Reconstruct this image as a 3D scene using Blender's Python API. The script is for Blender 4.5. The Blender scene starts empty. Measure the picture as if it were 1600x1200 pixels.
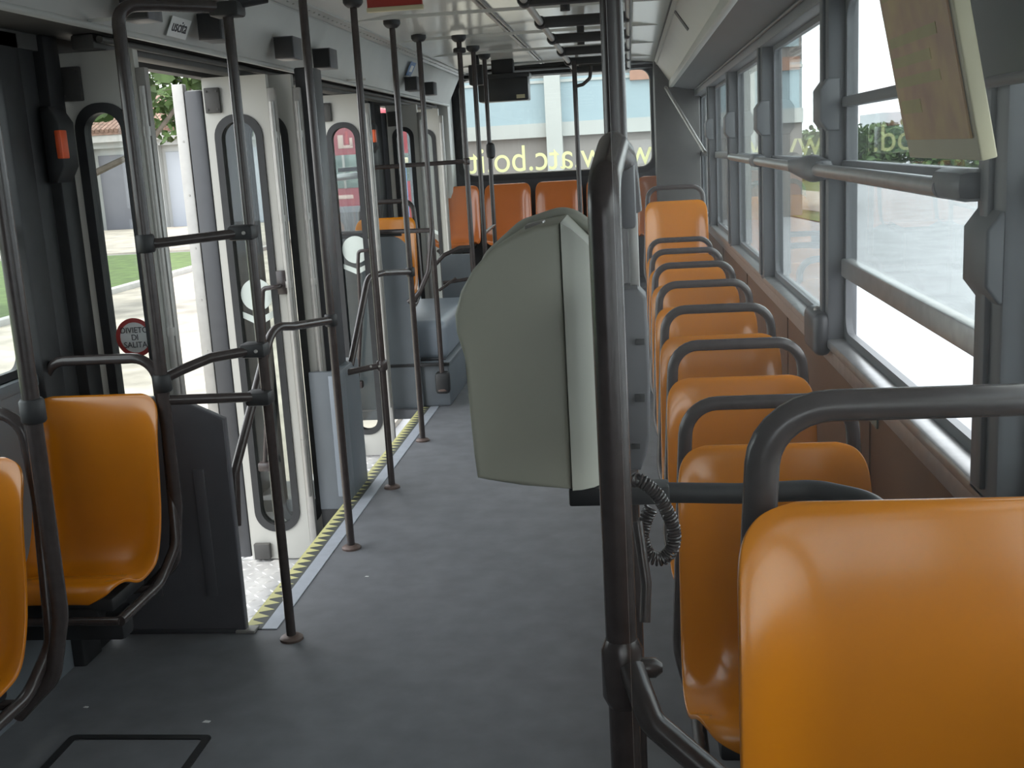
import bpy, bmesh, math, random
from mathutils import Vector, Matrix
random.seed(7)
PI = math.pi
sc = bpy.context.scene
COL = sc.collection

# ------------------------------------------------------------------ camera
YAW, PITCH, ROLL, FPX = .1133, .2037, .0569, 1750.0
cy, sy, cp, sp = math.cos(YAW), math.sin(YAW), math.cos(PITCH), math.sin(PITCH)
fwd = Vector((-sy*cp, cy*cp, -sp)); rgt = Vector((cy, sy, 0)); dwn = fwd.cross(rgt)
cr, sr = math.cos(ROLL), math.sin(ROLL)
r2 = rgt*cr + dwn*sr; d2 = -rgt*sr + dwn*cr
cam_d = bpy.data.cameras.new('camera'); cam = bpy.data.objects.new('camera', cam_d); COL.objects.link(cam)
mw = Matrix((r2, -d2, -fwd)).transposed().to_4x4(); mw.translation = Vector((0, 0, 1.6))
cam.matrix_world = mw
cam_d.sensor_width = 36.0; cam_d.lens = FPX/1600*36; cam_d.clip_start = .05; cam_d.clip_end = 500
sc.camera = cam
# ------------------------------------------------------------------ sky, sun, exposure
w = bpy.data.worlds.new('sky'); sc.world = w; w.use_nodes = True
nt = w.node_tree; bg = nt.nodes['Background']
tc = nt.nodes.new('ShaderNodeTexCoord'); nz = nt.nodes.new('ShaderNodeTexNoise'); nz.inputs['Scale'].default_value = 2.2
nz.inputs['Detail'].default_value = 4
rp = nt.nodes.new('ShaderNodeValToRGB'); rp.color_ramp.elements[0].position = .35; rp.color_ramp.elements[1].position = .65
rp.color_ramp.elements[0].color = (.80, .90, 1.0, 1); rp.color_ramp.elements[1].color = (1, .99, .97, 1)
nt.links.new(tc.outputs['Generated'], nz.inputs['Vector']); nt.links.new(nz.outputs['Fac'], rp.inputs['Fac'])
nt.links.new(rp.outputs['Color'], bg.inputs['Color']); bg.inputs['Strength'].default_value = 2.6
sun_d = bpy.data.lights.new('sun', 'SUN'); sun_d.energy = 2.0; sun_d.angle = math.radians(3); sun_d.color = (1, .96, .88)
sun = bpy.data.objects.new('sun', sun_d); COL.objects.link(sun); sun.location = (-20, 5, 30)
sun.rotation_euler = Vector((.10, .05, -1.0)).to_track_quat('-Z', 'Y').to_euler()
sc.view_settings.view_transform = 'Standard'; sc.view_settings.look = 'None'
sc.view_settings.gamma = 1.0; sc.view_settings.use_curve_mapping = False; sc.view_settings.exposure = 0.6
sc.cycles.max_bounces = 14; sc.cycles.transparent_max_bounces = 24; sc.cycles.diffuse_bounces = 6
sc.cycles.use_denoising = True

# ------------------------------------------------------------------ materials
def mat(name, col, rough=.5, metal=0., noise=0., nscale=30., bump=0., spec=.5, col2=None, coat=0.):
    m = bpy.data.materials.new(name); m.use_nodes = True; t = m.node_tree; b = t.nodes['Principled BSDF']
    b.inputs['Base Color'].default_value = (*col, 1); b.inputs['Roughness'].default_value = rough
    b.inputs['Metallic'].default_value = metal; b.inputs['Specular IOR Level'].default_value = spec
    if coat: b.inputs['Coat Weight'].default_value = coat; b.inputs['Coat Roughness'].default_value = .12
    if noise or bump:
        c = t.nodes.new('ShaderNodeTexCoord'); n = t.nodes.new('ShaderNodeTexNoise')
        n.inputs['Scale'].default_value = nscale; n.inputs['Detail'].default_value = 5
        t.links.new(c.outputs['Object'], n.inputs['Vector'])
        if noise:
            r = t.nodes.new('ShaderNodeValToRGB'); r.color_ramp.elements[0].position = .3; r.color_ramp.elements[1].position = .7
            a = col2 or tuple(x*(1-noise) for x in col)
            r.color_ramp.elements[0].color = (*a, 1); r.color_ramp.elements[1].color = (*col, 1)
            t.links.new(n.outputs['Fac'], r.inputs['Fac']); t.links.new(r.outputs['Color'], b.inputs['Base Color'])
        if bump:
            bp = t.nodes.new('ShaderNodeBump'); bp.inputs['Strength'].default_value = bump; bp.inputs['Distance'].default_value = .01
            t.links.new(n.outputs['Fac'], bp.inputs['Height']); t.links.new(bp.outputs['Normal'], b.inputs['Normal'])
    return m
def glass(name, tint, f0=.022, rough=0.0):
    m = bpy.data.materials.new(name); m.use_nodes = True; t = m.node_tree
    for n in list(t.nodes): t.nodes.remove(n)
    o = t.nodes.new('ShaderNodeOutputMaterial'); mx = t.nodes.new('ShaderNodeMixShader'); pass
    tr = t.nodes.new('ShaderNodeBsdfTransparent'); gl = t.nodes.new('ShaderNodeBsdfGlossy')
    tr.inputs['Color'].default_value = (*tint, 1); gl.inputs['Roughness'].default_value = rough
    # thin pane: Schlick reflectance from the facing angle, the same from both sides
    lw = t.nodes.new('ShaderNodeLayerWeight'); lw.inputs['Blend'].default_value = .5
    pw = t.nodes.new('ShaderNodeMath'); pw.operation = 'POWER'; pw.inputs[1].default_value = 5
    ma = t.nodes.new('ShaderNodeMath'); ma.operation = 'MULTIPLY_ADD'; ma.inputs[1].default_value = .8; ma.inputs[2].default_value = f0
    t.links.new(lw.outputs['Facing'], pw.inputs[0]); t.links.new(pw.outputs[0], ma.inputs[0]); t.links.new(ma.outputs[0], mx.inputs['Fac'])
    t.links.new(tr.outputs[0], mx.inputs[1]); t.links.new(gl.outputs[0], mx.inputs[2]); t.links.new(mx.outputs[0], o.inputs['Surface'])
    return m
M = {}
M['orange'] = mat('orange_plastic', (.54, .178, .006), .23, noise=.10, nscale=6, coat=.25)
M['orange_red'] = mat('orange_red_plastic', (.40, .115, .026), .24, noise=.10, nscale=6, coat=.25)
M['tube'] = mat('black_enamel_tube', (.055, .045, .044), .27, noise=.25, nscale=40, spec=.5)
M['tube_metal'] = mat('worn_steel_tube', (.42, .42, .42), .32, metal=.7, noise=.2, nscale=25)
M['floor'] = mat('grey_rubber_floor', (.165, .17, .182), .55, noise=.22, nscale=9, bump=.03, spec=.35)
M['white'] = mat('off_white_panel', (.47, .465, .43), .45, noise=.06, nscale=4)
M['ceiling'] = mat('glossy_ceiling_laminate', (.60, .61, .58), .16, noise=.05, nscale=2.5)
M['header'] = mat('grey_header_paint', (.46, .47, .45), .4, noise=.08, nscale=5)
M['under'] = mat('dark_grey_underside', (.065, .063, .06), .6, noise=.3, nscale=8)
M['rubber'] = mat('black_rubber', (.022, .023, .025), .55, noise=.3, nscale=20)
M['dark'] = mat('dark_grey_plastic', (.050, .052, .058), .42, noise=.15, nscale=12)
M['panel_dark'] = mat('charcoal_laminate', (.10, .10, .112), .38, noise=.12, nscale=10)
M['panel_grey'] = mat('blue_grey_laminate', (.155, .175, .195), .45, noise=.10, nscale=6)
M['panel_light'] = mat('pale_blue_grey_plastic', (.24, .275, .32), .4, noise=.08, nscale=6)
M['brown'] = mat('brown_wall_laminate', (.105, .050, .022), .42, noise=.15, nscale=8)
M['alu'] = mat('aluminium_profile', (.40, .39, .37), .42, metal=.4, noise=.12, nscale=20)
M['pillar'] = mat('grey_pillar_paint', (.115, .122, .132), .45, noise=.12, nscale=10)
M['diamond'] = mat('checker_plate', (.66, .66, .66), .34, metal=.5, noise=.2, nscale=15)
M['strip_metal'] = mat('pale_strip_metal', (.42, .45, .50), .45, metal=.2, noise=.12, nscale=20)
M['yellow'] = mat('yellow_warning_paint', (.60, .57, .26), .6, noise=.15, nscale=30)
M['strip_dark'] = mat('warning_strip_base', (.07, .075, .07), .6, noise=.2, nscale=30)
M['machine'] = mat('beige_grey_plastic', (.35, .352, .29), .5, noise=.05, nscale=8)
M['machine_lit'] = mat('lit_beige_plastic', (.42, .425, .37), .42, noise=.05, nscale=8)  # same plastic as the machine, lightened to paint in its lit right side
M['grey_box'] = mat('mid_grey_plastic', (.10, .10, .11), .45, noise=.1, nscale=14)
M['rust'] = mat('worn_brown_flange', (.16, .115, .10), .5, metal=.3, noise=.35, nscale=60)
M['red'] = mat('red_enamel', (.30, .020, .012), .5, noise=.12, nscale=10)
M['beige'] = mat('beige_edge', (.52, .48, .32), .5, noise=.1, nscale=10)
M['paper'] = mat('white_sticker', (.72, .73, .72), .5, noise=.05, nscale=20)
M['ink'] = mat('dark_ink', (.05, .05, .06), .6, noise=.1, nscale=20)
M['ringred'] = mat('red_sticker_ring', (.42, .045, .04), .5, noise=.1, nscale=20)
M['blue'] = mat('blue_sticker', (.06, .16, .38), .5, noise=.1, nscale=20)
M['sticker_back'] = mat('pale_sticker_back', (.62, .68, .64), .5, noise=.05, nscale=20)
M['button'] = mat('orange_red_button', (.75, .10, .02), .4, noise=.1, nscale=20)
M['text'] = mat('pale_yellow_lettering', (.80, .78, .42), .6, noise=.05, nscale=20)
M['poster'] = mat('faded_poster', (.55, .36, .13), .5, noise=.5, nscale=14, col2=(.42, .22, .12))
M['poster_print'] = mat('poster_print', (.46, .36, .11), .5, noise=.2, nscale=14)
M['curtain'] = mat('dark_roller_blind', (.055, .065, .06), .6, noise=.15, nscale=6)
M['glass'] = glass('window_glass', (.90, .93, .92))
M['glass_clear'] = glass('clear_partition_glass', (.97, .975, .97), .016, .32)
M['glass_door'] = glass('door_glass', (.86, .88, .87))
M['monitor'] = mat('black_casing', (.022, .024, .026), .4, noise=.2, nscale=12)
tx = M['text'].node_tree; trn = tx.nodes.new('ShaderNodeBsdfTranslucent'); trn.inputs['Color'].default_value = (.80, .79, .58, 1)
tx.links.new(trn.outputs[0], tx.nodes['Material Output'].inputs['Surface'])
# outside
M['asphalt'] = mat('pale_asphalt', (.30, .31, .33), .8, noise=.2, nscale=1.5, bump=.1)
M['paving'] = mat('pale_paving', (.40, .36, .30), .8, noise=.45, nscale=1.8, bump=.1)
M['kerb'] = mat('kerb_stone', (.42, .41, .39), .8, noise=.2, nscale=4)
M['grass'] = mat('lawn_grass', (.085, .14, .03), .9, noise=.5, nscale=3, bump=.4)
M['leaf'] = mat('tree_leaf', (.075, .135, .03), .6, noise=.5, nscale=1.2)
M['hedge'] = mat('hedge_leaf', (.09, .165, .045), .7, noise=.5, nscale=1.2)
M['bark'] = mat('tree_bark', (.12, .10, .08), .9, noise=.4, nscale=8, bump=.5)
M['plaster'] = mat('white_plaster', (.42, .43, .42), .8, noise=.08, nscale=1)
M['plaster_grey'] = mat('beige_grey_plaster', (.26, .24, .225), .8, noise=.08, nscale=1)
M['bluepanel'] = mat('pale_blue_cladding', (.30, .38, .41), .7, noise=.06, nscale=1)
M['concrete'] = mat('pale_concrete', (.42, .43, .41), .8, noise=.08, nscale=1)
M['tile'] = mat('terracotta_roof_tiles', (.26, .16, .12), .8, noise=.5, nscale=5)
M['doorpale'] = mat('pale_garage_door', (.36, .385, .42), .7, noise=.05, nscale=1)
M['vanred'] = mat('red_coach_paint', (.33, .045, .06), .45, noise=.1, nscale=2)
M['coachgrey'] = mat('grey_coach_skirt', (.16, .16, .18), .5, noise=.1, nscale=2)
M['coachpale'] = mat('pale_coach_lettering', (.62, .45, .40), .5, noise=.1, nscale=2)
M['coachglass'] = mat('coach_window', (.16, .22, .20), .12, noise=.5, nscale=1)
M['bluepost'] = mat('blue_post_paint', (.10, .26, .52), .5, noise=.1, nscale=2)
M['brick'] = mat('brown_brick', (.36, .20, .14), .8, noise=.2, nscale=6)
M['haze'] = mat('distant_building', (.55, .58, .60), .9, noise=.1, nscale=.5)

# ------------------------------------------------------------------ mesh building
def rrect(cu, cv, wu, wv, r, seg=8):
    r = min(r, wu/2-1e-4, wv/2-1e-4); out = []
    for (sx, sz, a0) in ((1, 1, 0), (-1, 1, PI/2), (-1, -1, PI), (1, -1, 1.5*PI)):
        ox, oz = cu+sx*(wu/2-r), cv+sz*(wv/2-r)
        for k in range(seg+1):
            a = a0 + k*PI/2/seg; out.append((ox+r*math.cos(a), oz+r*math.sin(a)))
    return out
def fillet(pts, rad, seg=7):
    P = [Vector(p) for p in pts]; out = [P[0]]
    for i in range(1, len(P)-1):
        r = rad[i] if isinstance(rad, (list, tuple)) else rad
        a, b, c = P[i-1], P[i], P[i+1]; u = (a-b); v = (c-b)
        lu, lv = u.length, v.length; u.normalize(); v.normalize()
        ang = u.angle(v)
        if ang > PI-.02 or r <= 0: out.append(b); continue
        t = min(r/math.tan(ang/2), lu*.49, lv*.49); rr = t*math.tan(ang/2)
        p0, p1 = b+u*t, b+v*t; bis = (u+v).normalized(); cen = b+bis*(rr/math.sin(ang/2))
        e0, e1 = p0-cen, p1-cen; th = e0.angle(e1); ax = e0.cross(e1).normalized()
        for k in range(seg+1): out.append(cen+Matrix.Rotation(th*k/seg, 3, ax) @ e0)
    out.append(P[-1]); return out
class MB:
    def __init__(s): s.v = []; s.f = []; s.m = []
    def add(s, vs, fs, mi=0):
        o = len(s.v); s.v += [tuple(v) for v in vs]; s.f += [tuple(i+o for i in f) for f in fs]; s.m += [mi]*len(fs); return s
    def bm(s, b, mi=0):
        b.verts.index_update(); s.add([v.co.copy() for v in b.verts], [[v.index for v in f.verts] for f in b.faces], mi); b.free(); return s
    def box(s, lo, hi, bev=0., mi=0, rot=None, seg=2):
        lo, hi = Vector(lo), Vector(hi); b = bmesh.new(); bmesh.ops.create_cube(b, size=1)
        d = hi-lo; c = (lo+hi)/2
        for v in b.verts: v.co = Vector((v.co.x*d.x, v.co.y*d.y, v.co.z*d.z))
        if bev > 0: bmesh.ops.bevel(b, geom=list(b.edges), offset=min(bev, min(d)*.45), segments=seg, affect='EDGES', profile=.5)
        for v in b.verts: v.co = (rot @ v.co if rot else v.co)+c
        return s.bm(b, mi)
    def tube(s, pts, r, fil=0., n=12, closed=False, mi=0, seg=7):
        P = fillet(pts, fil, seg) if (fil and not closed) else [Vector(p) for p in pts]
        Q = [P[0]]
        for p in P[1:]:
            if (p-Q[-1]).length > 1e-5: Q.append(p)
        P = Q; N = len(P); T = []
        for i in range(N):
            a = P[i-1] if (i > 0 or closed) else P[i]; c = P[(i+1) % N] if (i < N-1 or closed) else P[i]
            T.append((c-a).normalized())
        up = Vector((0, 0, 1)) if abs(T[0].z) < .9 else Vector((1, 0, 0))
        nrm = (up-T[0]*up.dot(T[0])).normalized(); vs = []; fs = []
        for i in range(N):
            if i: 
                nrm = nrm-T[i]*nrm.dot(T[i]); nrm.normalize()
            bn = T[i].cross(nrm)
            rr = r[i] if isinstance(r, list) else r
            for k in range(n):
                a = 2*PI*k/n; vs.append(P[i]+(nrm*math.cos(a)+bn*math.sin(a))*rr)
        for i in range(N if closed else N-1):
            j = (i+1) % N
            for k in range(n): fs.append((i*n+k, i*n+(k+1) % n, j*n+(k+1) % n, j*n+k))
        if not closed: fs.append(tuple(range(n-1, -1, -1))); fs.append(tuple((N-1)*n+k for k in range(n)))
        return s.add(vs, fs, mi)
    def lathe(s, prof, c=(0, 0, 0), n=24, ax='Z', mi=0):
        c = Vector(c); vs = []; fs = []; N = len(prof)
        for (r, h) in prof:
            for k in range(n):
                a = 2*PI*k/n; p = (r*math.cos(a), r*math.sin(a), h)
                if ax == 'Y': p = (p[0], p[2], p[1])
                if ax == 'X': p = (p[2], p[0], p[1])
                vs.append(c+Vector(p))
        for i in range(N-1):
            for k in range(n): fs.append((i*n+k, i*n+(k+1) % n, (i+1)*n+(k+1) % n, (i+1)*n+k))
        fs.append(tuple(range(n-1, -1, -1))); fs.append(tuple((N-1)*n+k for k in range(n)))
        return s.add(vs, fs, mi)
    def prism(s, pts, d, fn, mi=0, bev=0.):
        """pts: 2D outline; fn(u,v,t) -> world; extruded t from 0 to d"""
        b = bmesh.new(); f0 = b.faces.new([b.verts.new((u, v, 0)) for u, v in pts])
        g = bmesh.ops.extrude_face_region(b, geom=[f0])
        for e in g['geom']:
            if isinstance(e, bmesh.types.BMVert): e.co.z += d
        if bev:
            ed = [e for e in b.edges if abs(e.verts[0].co.z-e.verts[1].co.z) < 1e-6]
            bmesh.ops.bevel(b, geom=ed, offset=bev, segments=3, affect='EDGES', profile=.5)
        for v in b.verts: v.co = Vector(fn(*v.co))
        return s.bm(b, mi)
    def holed(s, outer, inner, d, fn, mi=0):
        n = len(outer); vs = []; fs = []
        for t in (0, d):
            for u, v in outer: vs.append(fn(u, v, t))
            for u, v in inner: vs.append(fn(u, v, t))
        for i in range(n):
            j = (i+1) % n
            fs += [(i, j, n+j, n+i), (2*n+i, 3*n+i, 3*n+j, 2*n+j), (i, 2*n+i, 2*n+j, j), (n+i, n+j, 3*n+j, 3*n+i)]
        return s.add(vs, fs, mi)
    def build(s, name, mats, parent=None, smooth=True, ang=40):
        me = bpy.data.meshes.new(name); me.from_pydata(s.v, [], s.f)
        for m in (mats if isinstance(mats, (list, tuple)) else [mats]): me.materials.append(M[m] if isinstance(m, str) else m)
        me.polygons.foreach_set('material_index', s.m)
        b = bmesh.new(); b.from_mesh(me); bmesh.ops.recalc_face_normals(b, faces=b.faces); b.to_mesh(me); b.free()
        if smooth:
            me.polygons.foreach_set('use_smooth', [True]*len(me.polygons)); me.set_sharp_from_angle(angle=math.radians(ang))
        me.update(); o = bpy.data.objects.new(name, me); COL.objects.link(o)
        if parent is not None:
            o.parent = parent; o.matrix_parent_inverse = Matrix.Identity(4)
            me.transform(Matrix.Translation(-wl(parent)))
        return o
def wl(o):
    v = Vector(o.location)
    while o.parent: o = o.parent; v += Vector(o.location)
    return v
def tag(o, label=None, cat=None, group=None, kind=None):
    if label: o['label'] = label
    if cat: o['category'] = cat
    if group: o['group'] = group
    if kind: o['kind'] = kind
    return o
def thing(name, loc, label, cat, group=None):
    o = bpy.data.objects.new(name, None); COL.objects.link(o); o.location = loc; o.empty_display_size = .1
    return tag(o, label, cat, group)
def struct(mb, name, mats, label=None, cat=None, parent=None):
    o = mb.build(name, mats, parent)
    if parent is None: tag(o, label, cat, kind='structure')
    return o
def copy_thing(o, loc, label, rz=None):
    c = o.copy(); COL.objects.link(c); c.location = loc; c['label'] = label
    for ch in list(o.children):
        d = ch.copy(); COL.objects.link(d); d.parent = c
        for g in list(ch.children):
            e = g.copy(); COL.objects.link(e); e.parent = d
    return c
XZ = lambda Y: (lambda u, v, t: (u, Y+t, v))
YZ = lambda X: (lambda u, v, t: (X+t, u, v))
def text_mesh(body, size, extrude=.0008, align='CENTER'):
    c = bpy.data.curves.new('t', 'FONT'); c.body = body; c.size = size; c.extrude = extrude; c.align_x = align
    o = bpy.data.objects.new('t', c); COL.objects.link(o); dg = bpy.context.evaluated_depsgraph_get(); dg.update()
    me = bpy.data.meshes.new_from_object(o.evaluated_get(dg)); vs = [v.co.copy() for v in me.vertices]; fs = [tuple(p.vertices) for p in me.polygons]
    bpy.data.objects.remove(o); bpy.data.meshes.remove(me); bpy.data.curves.remove(c); return vs, fs

XL, XR, YF, YB = -1.90, .62, -1.5, 10.55
# =================================================================== STRUCTURE
SE = -1.41            # edge of the floor along the doors
b = MB()
b.box((XL, YF, -.06), (XR+.04, 3.58, 0)); b.box((SE, 3.58, -.06), (XR+.04, YB, 0)); b.box((XL, 6.98, -.06), (SE, 8.62, 0)); b.box((XL, 10.02, -.06), (SE, YB, 0)); b.box((XL, 5.10, -.06), (SE, 5.42, 0))
b.box((SE-.01, 3.58, -.30), (SE+.02, YB, -.06))
struct(b, 'floor', 'floor', 'dark grey rubber floor running down the bus aisle', 'floor')
b = MB()
for (y0, y1) in ((3.58, 5.12), (5.40, 7.0), (8.6, 10.04)):
    b.box((-2.0, y0, -.31), (SE, y1, -.27))
    # checker-plate lozenges
    if y0 < 8:
        ny = int((y1-y0)/.055)
        for i in range(ny):
            for k in range(10):
                x = -1.44-.055*k; y = y0+.03+.055*i
                if x < -1.98: continue
                a = PI/4 if (i+k) % 2 else -PI/4
                u = Vector((math.cos(a), math.sin(a), 0))*.022; n = Vector((-u.y, u.x, 0))*.28
                c = Vector((x, y, -.27)); t = Vector((0, 0, .003))
                b.add([c-u, c-n, c+u, c+n, c+t-u*.3, c+t+u*.3], [(0, 1, 4), (1, 2, 5), (1, 5, 4), (2, 3, 5), (3, 0, 4), (3, 4, 5)])
struct(b, 'trim_1', 'diamond', 'bright metal checker plate steps inside the open doors', 'step')
# ceiling: cross-section swept along the bus
def sweep(sec, y0, y1, th=.015):
    b = MB(); n = len(sec); vs = []
    for y in (y0, y1):
        for x, z in sec: vs.append((x, y, z))
        for x, z in sec: vs.append((x, y, z+th))
    fs = [];m2 = 2*n
    for i in range(n-1):
        fs += [(i, i+1, m2+i+1, m2+i), (n+i, m2+n+i, m2+n+i+1, n+i+1), (i, n+i, n+i+1, i+1), (m2+i, m2+i+1, m2+n+i+1, m2+n+i)]
    fs += [(0, m2, m2+n, n), (n-1, 2*n-1, m2+2*n-1, m2+n-1)]
    return b.add(vs, fs)
b = sweep([(-1.43, 2.31), (-1.1, 2.345), (-.6, 2.36), (-.1, 2.345), (.24, 2.31)], YF, YB, .03)
for y in (1.2, 2.4, 3.6, 4.8, 6.0, 7.2, 8.4, 9.6):      # panel joints
    b.box((-1.40, y, 2.312), (.20, y+.008, 2.33))
struct(b, 'ceiling', 'ceiling', 'glossy pale laminate bus ceiling', 'ceiling')
b = sweep([(-1.60, 2.04), (-1.48, 2.285)], YF, YB-.3, .012); b.tube([(-1.60, YF, 2.045), (-1.60, YB-.3, 2.045)], .012)
for y in (3.35, 6.5): b.box((-1.60, y, 2.05), (-1.48, y+.006, 2.06))
struct(b, 'trim_2', 'header', 'grey sloping panel above the doors along the left side', 'panel')
b = sweep([(-1.485, 2.283), (-1.455, 2.302), (-1.425, 2.315)], YF, YB-.3, .01)
for i in range(110): b.lathe([(.006, -.004), (.004, .0)], (-1.455, 1.0+.085*i, 2.2985), 8)
b.box((-1.49, YF, 2.278), (-1.48, YB-.3, 2.29)); b.box((-1.43, YF, 2.303), (-1.42, YB-.3, 2.316))
struct(b, 'trim_3', ['header'], 'riveted channel between the left panel and the ceiling', 'trim')
b = MB(); b.box((XL, YF, 2.05), (-1.60, YB-.3, 2.075)); b.box((XL-.02, YF, 2.0), (XL+.04, YB, 2.45))
b.box((-1.78, 3.6, 2.0), (-1.70, 10.0, 2.05), .01); b.tube([(-1.68, 3.6, 2.03), (-1.68, 10, 2.03)], .012)
struct(b, 'trim_4', 'under', 'dark underside with door rails above the left doors', 'trim')
b = sweep([(.235, 2.31), (.37, 2.115)], YF, YB-.2, .012); b.box((.36, YF, 2.07), (.395, YB-.2, 2.12), .006)
b.box((.255, YF, 2.268), (.275, YB-.2, 2.29)); 
struct(b, 'trim_5', 'header', 'pale sloping ceiling cove above the right windows', 'panel')
b = MB(); b.add([(.39, YF, 2.075), (.39, YB-.2, 2.075), (.62, YB-.2, 2.03), (.62, YF, 2.03)], [(0, 1, 2, 3)]); b.add([(.39, YF, 2.10), (.39, YB-.2, 2.10), (.62, YB-.2, 2.06), (.62, YF, 2.06)], [(0, 1, 2, 3)])
b.box((.575, YF, 1.985), (.66, YB, 2.05), .006)
b.tube([(.57, 1.9, 2.03), (.57, 9.8, 2.03)], .007)
b.box((.62, YF, 2.03), (.68, YB, 2.4))
struct(b, 'trim_6', 'pillar', 'dark grey head rail above the right side windows', 'trim')
b = MB(); b.box((.235, YF, 2.30), (.66, YB, 2.40)); b.box((XL, YF, 2.36), (-1.43, YB, 2.45)); b.box((XL, YF, 2.40), (.66, YB, 2.45))
struct(b, 'trim_7', 'under', 'bus roof shell over the lining', 'roof')
# right wall below the windows
b = MB(); b.box((XR, YF, 0), (XR+.05, YB, .965))
for y in (3.0, 4.6, 6.2, 7.8): b.box((XR-.004, y, .02), (XR+.001, y+.008, .93))
struct(b, 'wall_right', 'brown', 'brown laminate wall below the right windows', 'wall')
b = MB(); b.box((.585, YF, .955), (.67, YB, .985), .008); b.box((.60, YF, .90), (.622, YB, .957), .004)
struct(b, 'trim_8', 'tube_metal', 'grey metal sill ledge under the right windows', 'sill')
# left wall
b = MB()
for (y0, y1) in ((YF, 3.32), (6.98, 8.62)): b.box((XL-.05, y0, 0), (XL, y1, 1.0))
b.box((XL-.05, 10.02, 0), (XL, YB, 2.05)); b.box((XL-.05, YF, 1.95), (XL, 3.34, 2.05)); b.box((XL-.05, YF, .98), (XL, 1.76, 1.97)); b.box((XL-.05, 7.0, 1.92), (XL, 8.6, 2.05))  # unseen front window bay closed with solid wall to cut light
b.box((XL-.05, YF, .96), (XL+.02, 3.32, 1.0), .008)
struct(b, 'wall_left', 'panel_grey', 'grey wall panels along the left side of the bus', 'wall')
# left pillars
def pillar(n, boxes, m, label):
    b = MB()
    for lo, hi in boxes: b.box(lo, hi, .008)
    return struct(b, n, m, label, 'pillar')
pillar('trim_9', [((-1.93, 3.30, -.27), (-1.86, 3.425, 2.05)), ((-1.93, 3.437, -.27), (-1.87, 3.53, 2.05)), ((-1.93, 3.54, .07), (-1.84, 3.64, 2.05)), ((-1.925, 3.40, 1.88), (-1.88, 3.56, 2.05)), ((-1.925, 3.40, 1.52), (-1.885, 3.56, 1.55)), ((-1.925, 3.40, 0.0), (-1.885, 3.56, .6))], 'rubber', 'black door post with narrow slits of daylight at far left')
pillar('trim_10', [((-1.93, 5.16, -.27), (-1.88, 5.40, 2.03)), ((-1.50, 5.14, .0), (-1.42, 5.32, 2.03))], 'dark', 'dark pillar between the first and second open doors')
pillar('trim_11', [((-1.93, 6.95, -.27), (-1.875, 7.06, 2.03))], 'dark', 'dark post behind the folded second door')
pillar('trim_12', [((-1.93, 8.20, 0), (-1.85, 8.34, 2.03)), ((-1.93, 8.34, 0), (-1.87, 8.64, 2.03))], 'rubber', 'black post in front of the rear door')
# windows in the left wall
def side_window(name, X, y0, y1, z0, z1, label, rails=(), gm='glass', fr='rubber', t=.02, zopen=None):
    root = thing(name, (X, (y0+y1)/2, z0), label, 'window'); tag(root, kind='structure')
    b = MB(); cu, cv = (y0+y1)/2, (z0+z1)/2
    b.holed(rrect(cu, cv, y1-y0, z1-z0, .01), rrect(cu, cv, y1-y0-.05, z1-z0-.05, .05), t, YZ(X)); b.build('window_frame', fr, root)
    b = MB(); zg = zopen if zopen else z0+.02
    b.box((X+.008, y0+.02, zg), (X+.012, y1-.02, z1-.02)); b.build('pane', gm, root)
    for (z, h, m) in rails:
        b = MB(); b.box((X-.012, y0+.01, z-h/2), (X+.022, y1-.01, z+h/2), .006); b.build('window_rail', m, root)
    return root
side_window('window_1', XL-.03, 1.75, 3.30, 1.0, 1.95, 'left side window in front of the doors, cut by the frame', [(1.45, .04, 'rubber')])
side_window('window_3', XL-.03, 7.06, 8.20, 1.0, 1.92, 'left side window showing a red coach outside', [(1.50, .045, 'tube_metal')])
# right windows: pillars and bays
PY = [0.35, 1.93, 3.53, 5.20, 6.85, 8.55, 10.2]
for i, y in enumerate(PY):
    b = MB(); hw = .075 if i == 1 else .06
    b.box((.585, y-hw, .96), (.675, y+hw, 2.05), .012)
    b.box((.575, y-.022, .99), (.587, y+.022, 2.0), .004)
    lab = ['pillar beside the driver seat on the right', 'wide grey window pillar nearest on the right', 'grey window pillar second along the right side', 'grey window pillar third along the right side', 'grey window pillar fourth along the right side', 'grey window pillar fifth along the right side', 'dark rear corner pillar at the right'][i]
    o = struct(b, 'trim_%d' % (13+i), 'pillar', lab, 'pillar')
    if 1 <= i <= 5:
        zc = 1.39 if i == 1 else 1.685
        b = MB(); b.prism([(-.075, .0), (-.05, .052), (.05, .052), (.075, 0), (.05, -.052), (-.05, -.052)] if 0 else [(-.055, -.075), (-.055, .075), (-.018, .075), (.004, .045), (.004, -.045), (-.018, -.075)], .13, lambda u, v, t: (.585-u-.02, y-.07+t, zc+v), bev=.006)
        b.build('pillar_cover', 'pillar', o)
bays = [(-1.30, .24, 'window_10', 'driver side window at the front, behind the viewer'), (0.41, 1.855, 'window_2', 'right side window beside the camera, mostly hidden'), (2.005, 3.47, 'window_4', 'nearest right window with its lower sash slid open'), (3.59, 5.14, 'window_5', 'second right window showing a verge and road'), (5.26, 6.79, 'window_6', 'third right window reflecting orange seats'), (6.91, 8.49, 'window_7', 'fourth right window near the rear'), (8.61, 10.14, 'window_8', 'last right window beside the rear seats')]
for (y0, y1, n, lab) in bays:
    rails = [(1.50, .045, 'pillar')]; op = None
    if n == 'window_4': rails += [(1.205, .055, 'tube_metal'), (1.69, .03, 'pillar')]; op = 1.20
    side_window(n, .635, y0, y1, .985, 1.99, lab, rails, zopen=op, fr='pillar')
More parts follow.
